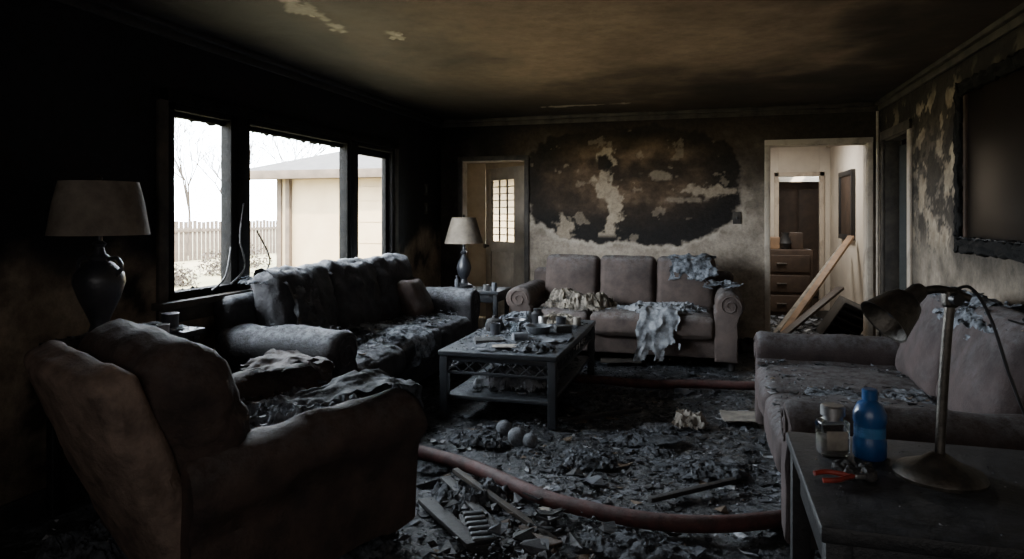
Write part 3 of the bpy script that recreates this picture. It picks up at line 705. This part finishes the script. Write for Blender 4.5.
add('shade',lathe([(.160,.715),(.182,.62),(.205,.475),(.202,.475),(.179,.62),(.157,.715)],44,.015),M_shadeb,e); add('finial',lathe([(0,.5),(.005,.5),(.005,.715),(.015,.73),(0,.75)],10),M_brz,e)

# ---------------------------------------------------------------- foreground table with lamp, bottle, jar
TX0,TX1,TY0,TY1,TZ=.22,1.2,1.50,2.14,.72
e=empty('console_table')
box('top',TX0,TX1,TY0,TY1,TZ-.035,TZ,M_tabk,e,.006); box('apron_front',TX0+.03,TX1-.03,TY0+.03,TY0+.05,TZ-.16,TZ-.035,M_tabk,e); box('apron_back',TX0+.03,TX1-.03,TY1-.05,TY1-.03,TZ-.16,TZ-.035,M_tabk,e); box('apron_left',TX0+.03,TX0+.05,TY0+.03,TY1-.03,TZ-.16,TZ-.035,M_tabk,e); box('shelf',TX0+.03,TX1-.03,TY0+.03,TY1-.03,.2,.225,M_tabk,e)
i=0
for x in (TX0+.035,TX1-.035):
    for y in (TY0+.035,TY1-.035): i+=1; box('leg_%d'%i,x-.025,x+.025,y-.025,y+.025,0,TZ-.035,M_tabk,e)
box('apron_right',TX1-.05,TX1-.03,TY0+.03,TY1-.03,TZ-.16,TZ-.035,M_tabk,e)
add('grit',chips(600,patch(TX0+.03,TX1-.05,TY0+.03,TY1-.03,TZ,.001),.002,.012,71,.5),M_chip,e,smooth=False)
e=empty('desk_lamp',(.535,1.86,TZ),16*D2R)
add('base',lathe([(0,0),(.098,0),(.1,.008),(.094,.018),(.075,.026),(.045,.038),(.03,.05),(.016,.06),(0,.06)],40,.01),M_brz,e)
add('stem',tube_mesh([(0,0,.05),(.008,0,.2),(.018,0,.34),(.026,0,.42)],.011,12),M_brz,e)
add('joint',rbox(.035,.03,.045,.01,1),M_brz,e,(.026,0,.43)); add('knob',lathe([(0,0),(.014,0),(.014,.02),(0,.022)],14),M_black,e,(.026,-.012,.43),(math.pi/2,0,0))
add('arm',tube_mesh([(.07,0,.43),(.0,0,.452),(-.06,0,.44)],.010,10),M_brz,e)
ax=Vector((-.78,-.10,-.62)).normalized(); q=Vector((0,0,1)).rotation_difference(ax)
sh=add('shade',lathe([(0,-.040),(.014,-.040),(.021,-.028),(.023,.0),(.037,.01),(.046,.03),(.052,.055),(.061,.086),(.063,.09),(.058,.088),(.047,.055),(.032,.02),(0,.01)],36,.01),M_brz,e,(-.07,-.0,.43)); sh.rotation_mode='QUATERNION'; sh.rotation_quaternion=q
bl=add('bulb',lathe([(0,.02),(.012,.03),(.018,.05),(.014,.062),(0,.068)],16),M_cer,e,(-.07,0,.43)); bl.rotation_mode='QUATERNION'; bl.rotation_quaternion=q
add('cord',tube_mesh([(.03,.01,.44),(.08,.01,.455),(.13,.01,.38),(.17,.0,.24),(.21,-.02,.12),(.27,-.05,.04),(.36,-.05,.01)],.004,8),M_black,e)
e=empty('blue_bottle',(.405,1.965,TZ))
add('body',lathe([(0,0),(.036,0),(.04,.006),(.04,.045),(.037,.055),(.037,.085),(.04,.095),(.04,.115),(.03,.14),(.016,.15),(.016,.155),(0,.155)],28),M_blue,e); add('cap',lathe([(0,.152),(.019,.152),(.019,.175),(.016,.178),(0,.178)],20),M_blue,e)
add('label',lathe([(.0378,.057),(.0378,.083)],28),mat('label_blue',(.04,.15,.32),(.02,.07,.18),12,.6),e)
e=empty('glass_jar',(.315,1.955,TZ),.25)
add('glass',rbox(.076,.05,.095,.012,2,k=3),M_glass,e,(0,0,.048)); add('label',rbox(.054,.002,.05,.001,1),M_paper,e,(0,-.027,.045)); add('liquid',rbox(.066,.04,.05,.01,2,k=3),mat('murky_content',(.22,.2,.17),(.1,.09,.08),9,.6),e,(0,0,.032)); add('lid',lathe([(0,.094),(.024,.094),(.024,.104),(.03,.106),(.03,.128),(.026,.132),(0,.132)],24),M_metal,e)
e=empty('red_pliers',(.30,1.77,TZ),.3)
for s_ in (-1,1): add('handle',tube_mesh([(-.05,s_*.022,.01),(-.02,s_*.026,.012),(.01,s_*.012,.012),(.035,0,.012)],.006,8),M_red,e)
add('jaw',rbox(.03,.018,.014,.005,1),M_metal,e,(.048,0,.011))
e=empty('burnt_lumps',(.345,1.81,TZ))
for i in range(8):
    me=rbox(.034,.028,.026,.012,3,wr=.008,ws=40,seed=i); add('lump',me,M_char,e,(random.uniform(-.04,.045),random.uniform(-.02,.04),.013),(0,0,random.random()*3))

# ---------------------------------------------------------------- charred wall mirror
e=empty('wall_mirror')
y0,y1,z0,z1=3.55,4.98,1.12,2.18
def fr(n,a,b,c,d2):
    me=rbox(.06,b-a,d2-c,.012,30,wr=.022,ws=20,seed=a*7); add(n,me,M_frame,e,(XR-.03,(a+b)/2,(c+d2)/2))
fr('frame_top',y0,y1,z1-.08,z1); fr('frame_bottom',y0,y1,z0,z0+.08); fr('frame_far',y1-.08,y1,z0,z1); fr('frame_near',y0,y0+.08,z0,z1)
box('reflection_strip',XR-.045,XR-.02,y1-.16,y1-.12,z0+.08,z1-.08,M_wood2,e)  # brown strip standing in for a reflection line in the glass
box('glass',XR-.03,XR-.012,y0+.06,y1-.06,z0+.06,z1-.06,M_mirror,e)
add('charred_crust',chips(320,lambda r:(XR-.05,r.uniform(y0,y1),z0+.085),.015,.06,81,pal=[((.012,.012,.012),4),((.05,.045,.04),2),((.14,.12,.1),.6)]),M_char,e,smooth=False)
for (n,x,yy,z) in (('light_switch',.28,YB,1.32),):
    e=empty(n,(x,yy-.006,z)); add('plate',rbox(.08,.012,.12,.004),M_trimd,e); add('toggle',rbox(.012,.02,.025,.003),M_black,e,(0,-.012,0))
for i,z in enumerate((1.62,1.42)):
    e=empty('outlet_plate',(XL+.006,6.75,z)); add('plate',rbox(.012,.08,.12,.004),M_trimd,e); add('hole',rbox(.01,.04,.06,.004),M_black,e,(.004,0,0))

# ---------------------------------------------------------------- hoses
def px(x,y,z=0):
    u=(x-512)/683; t=(1.35-z)*683/(y-215); return (t*(-.2756+.9613*u),t*(.9613+.2756*u),z)
hz=.045
P=[px(385,438,hz),px(410,449,hz),px(470,466,hz),px(540,496,hz),px(600,512,hz),px(660,522,hz),px(720,524,hz),px(770,520,hz),px(840,512,hz)]
add('fire_hose',tube_mesh(P,lambda t:.036,14),M_hose)
P=[px(560,377,hz),px(600,380,hz),px(650,384,hz),px(700,384,hz),px(760,386,hz),px(830,384,hz)]
add('fire_hose.001',tube_mesh(P,.034,12),M_hose)

# ---------------------------------------------------------------- floor debris (one mass)
FD=empty('floor_debris')
def fl(r):
    x=r.uniform(XL+.1,XR-.1); y=r.uniform(1.2,YB-.1); return (x,y,zf(x,y)-.012)
def flc(r):
    x=r.gauss(-.4,.8); y=r.gauss(3.9,1.3)
    if not(XL+.1<x<XR-.1 and 1<y<7): return None
    return (x,y,zf(x,y)-.012)
add('scattered_bits',chips(34000,fl,.005,.045,101,.4),M_chip,FD,smooth=False)
add('central_rubble',chips(20000,flc,.005,.06,102,.35),M_chip,FD,smooth=False)
add('larger_scraps',chips(150,flc,.04,.15,105,.15),M_chip,FD,smooth=False)
def pl(r):
    x=r.gauss(-.75,.16); y=r.gauss(2.55,.32); return (x,y,zf(x,y)+r.uniform(0,.05))
add('near_pile',chips(1300,pl,.01,.12,103,.45,[((.012,.012,.013),5),((.04,.04,.045),4),((.10,.11,.13),1.2),((.1,.07,.05),1)]),M_chip,FD,smooth=False)
for i,(x,y,w_,d_,h_,m_) in enumerate(((590,460,.35,.3,.05,M_ashd),(640,440,.4,.3,.04,M_ashd),(600,408,.4,.4,.05,M_ashd),(700,470,.5,.3,.04,M_ashd),(480,440,.4,.3,.05,M_ashd),(470,500,.4,.4,.08,M_ashd),(640,548,.5,.3,.04,M_ashd),(340,540,.5,.5,.06,M_ashd),(110,553,.5,.5,.10,M_ashd),(740,350,.3,.3,.12,M_char))):
    p=px(x,y,0); add('ash_drift',heap(w_,d_,h_,110+i,36,14),m_,FD,(p[0],p[1],-.005))
rd_=random.Random(55)
for i in range(14):
    x=rd_.uniform(-1.5,.2); y=rd_.uniform(2.6,5.8); s_=rd_.uniform(.12,.3); add('ash_drift',heap(s_,s_*.8,.03,150+i,26,16),rd_.choice((M_ash,M_ashd,M_ashd)),FD,(x,y,-.008))
add('hall_rubble',chips(900,lambda r:(r.uniform(.65,1.6),r.uniform(7.25,9.3),r.uniform(0,.10)),.02,.18,104,.4),M_chip,None,smooth=False)
e=empty('charred_boards')
for (a_,b_,w_,m_) in ((px(445,478,.05),px(520,552,.03),.05,M_char),(px(455,470,.09),px(560,545,.02),.03,M_trimd),(px(425,500,.02),px(475,545,.05),.07,M_char),(px(560,420,.03),px(640,410,.03),.04,M_char),(px(650,500,.03),px(735,480,.03),.03,M_char)):
    bar('board',a_,b_,w_,.022,m_,e)
k=empty('scorched_tool_tray',px(478,535,.02),.5); add('block',rbox(.12,.3,.04,.006),M_char,k,(0,0,.01))
for i in range(6): add('lug',rbox(.09,.028,.025,.008,1),M_tab,k,(0,-.12+i*.048,.035))
for i,(x,y,r_) in enumerate(((504,428,.048),(517,437,.055),(530,441,.045))):
    p=px(x,y,r_); o=add('burnt_ball' if i==0 else 'burnt_ball.%03d'%i,lathe([(0,-1)]+[(math.sin(t*math.pi/10),-math.cos(t*math.pi/10)) for t in range(1,10)]+[(0,1)],20,.12,i),M_stone,None,(p[0],p[1],r_)); o.scale=(r_,)*3
def sheet(n,x,y,w_,d_,rz,m_,seed=0):
    p=px(x,y,.03); me=rbox(w_,d_,.008,.003,8,wr=.012,ws=9,seed=seed); add(n,me,m_,None,(p[0],p[1],.03),(0,0,rz))
sheet('cardboard_sheet',742,416,.26,.24,.1,M_paper,1); sheet('torn_cardboard',665,440,.2,.12,.7,M_ashd,2); sheet('book_cover',620,360,.35,.22,.2,M_trimd,3); sheet('torn_cardboard.001',545,512,.05,.08,.3,M_paper,4)
p=px(690,426,.0); add('crumpled_paper',heap(.22,.2,.09,91,30,14),M_paper,None,(p[0],p[1],.0))
V=[];F=[];rnd=random.Random(4)
for (cx,cy,a_,b_) in ((-2.02,2.95,.06,.35),(-1.80,3.75,.05,.1),(-1.25,6.6,.4,.05)):
    for _ in range(7):
        x=cx+rnd.gauss(0,a_*.6); y=cy+rnd.gauss(0,b_*.6); s_=rnd.uniform(.01,.025); t=rnd.uniform(0,6.28); b=len(V)
        for dx,dy,dz in ((-1,-.6,0),(1,-.7,0),(.8,.6,-.4),(-.7,.7,-.25)):
            V.append((x+s_*(dx*math.cos(t)-dy*math.sin(t)),y+s_*(dx*math.sin(t)+dy*math.cos(t)),ZC+.0+dz*s_))
        F.append((b,b+1,b+2,b+3))
add('peeling_ceiling_paint',mesh('p',V,F),M_triml,smooth=False)

# ---------------------------------------------------------------- light
wd=bpy.data.worlds.new('World'); bpy.context.scene.world=wd; wd.use_nodes=True
bg=wd.node_tree.nodes['Background']; bg.inputs[0].default_value=(.82,.91,1.0,1); bg.inputs[1].default_value=40
def area(name,loc,rot,sx,sy,pw,col,portal=False):
    l=bpy.data.lights.new(name,'AREA'); l.shape='RECTANGLE'; l.size=sx; l.size_y=sy; l.energy=pw; l.color=col
    if portal: l.cycles.is_portal=True
    o=bpy.data.objects.new(name,l); link(o); o.location=loc; o.rotation_euler=rot; return o
area('window_portal',(XL-.13,4.55,1.42),(0,-90*D2R,0),1.1,2.86,1,(1,1,1),True)
area('rear_fill_light',(-.3,YR-.02,1.5),(90*D2R,0,0),2.0,1.1,15,(1,.96,.94))  # added soft fill from behind the camera, no known source there
area('hall_ceiling_light',(.8,8.9,2.38),(0,0,0),.6,.6,46,(1,.96,.90))
sn=bpy.data.lights.new('sun','SUN'); sn.energy=26; sn.angle=.02; sn.color=(1,.88,.70); o=bpy.data.objects.new('sun',sn); link(o)
o.rotation_euler=Vector((-.55,.65,-.75)).to_track_quat('-Z','Y').to_euler()

cam=bpy.data.cameras.new('camera'); co=bpy.data.objects.new('camera',cam); link(co)
co.location=(0,0,1.35); co.rotation_euler=(90*D2R,0,16*D2R); cam.lens=24.01; cam.sensor_width=36; cam.shift_y=-.063; cam.clip_start=.02; cam.clip_end=200
bpy.context.scene.camera=co
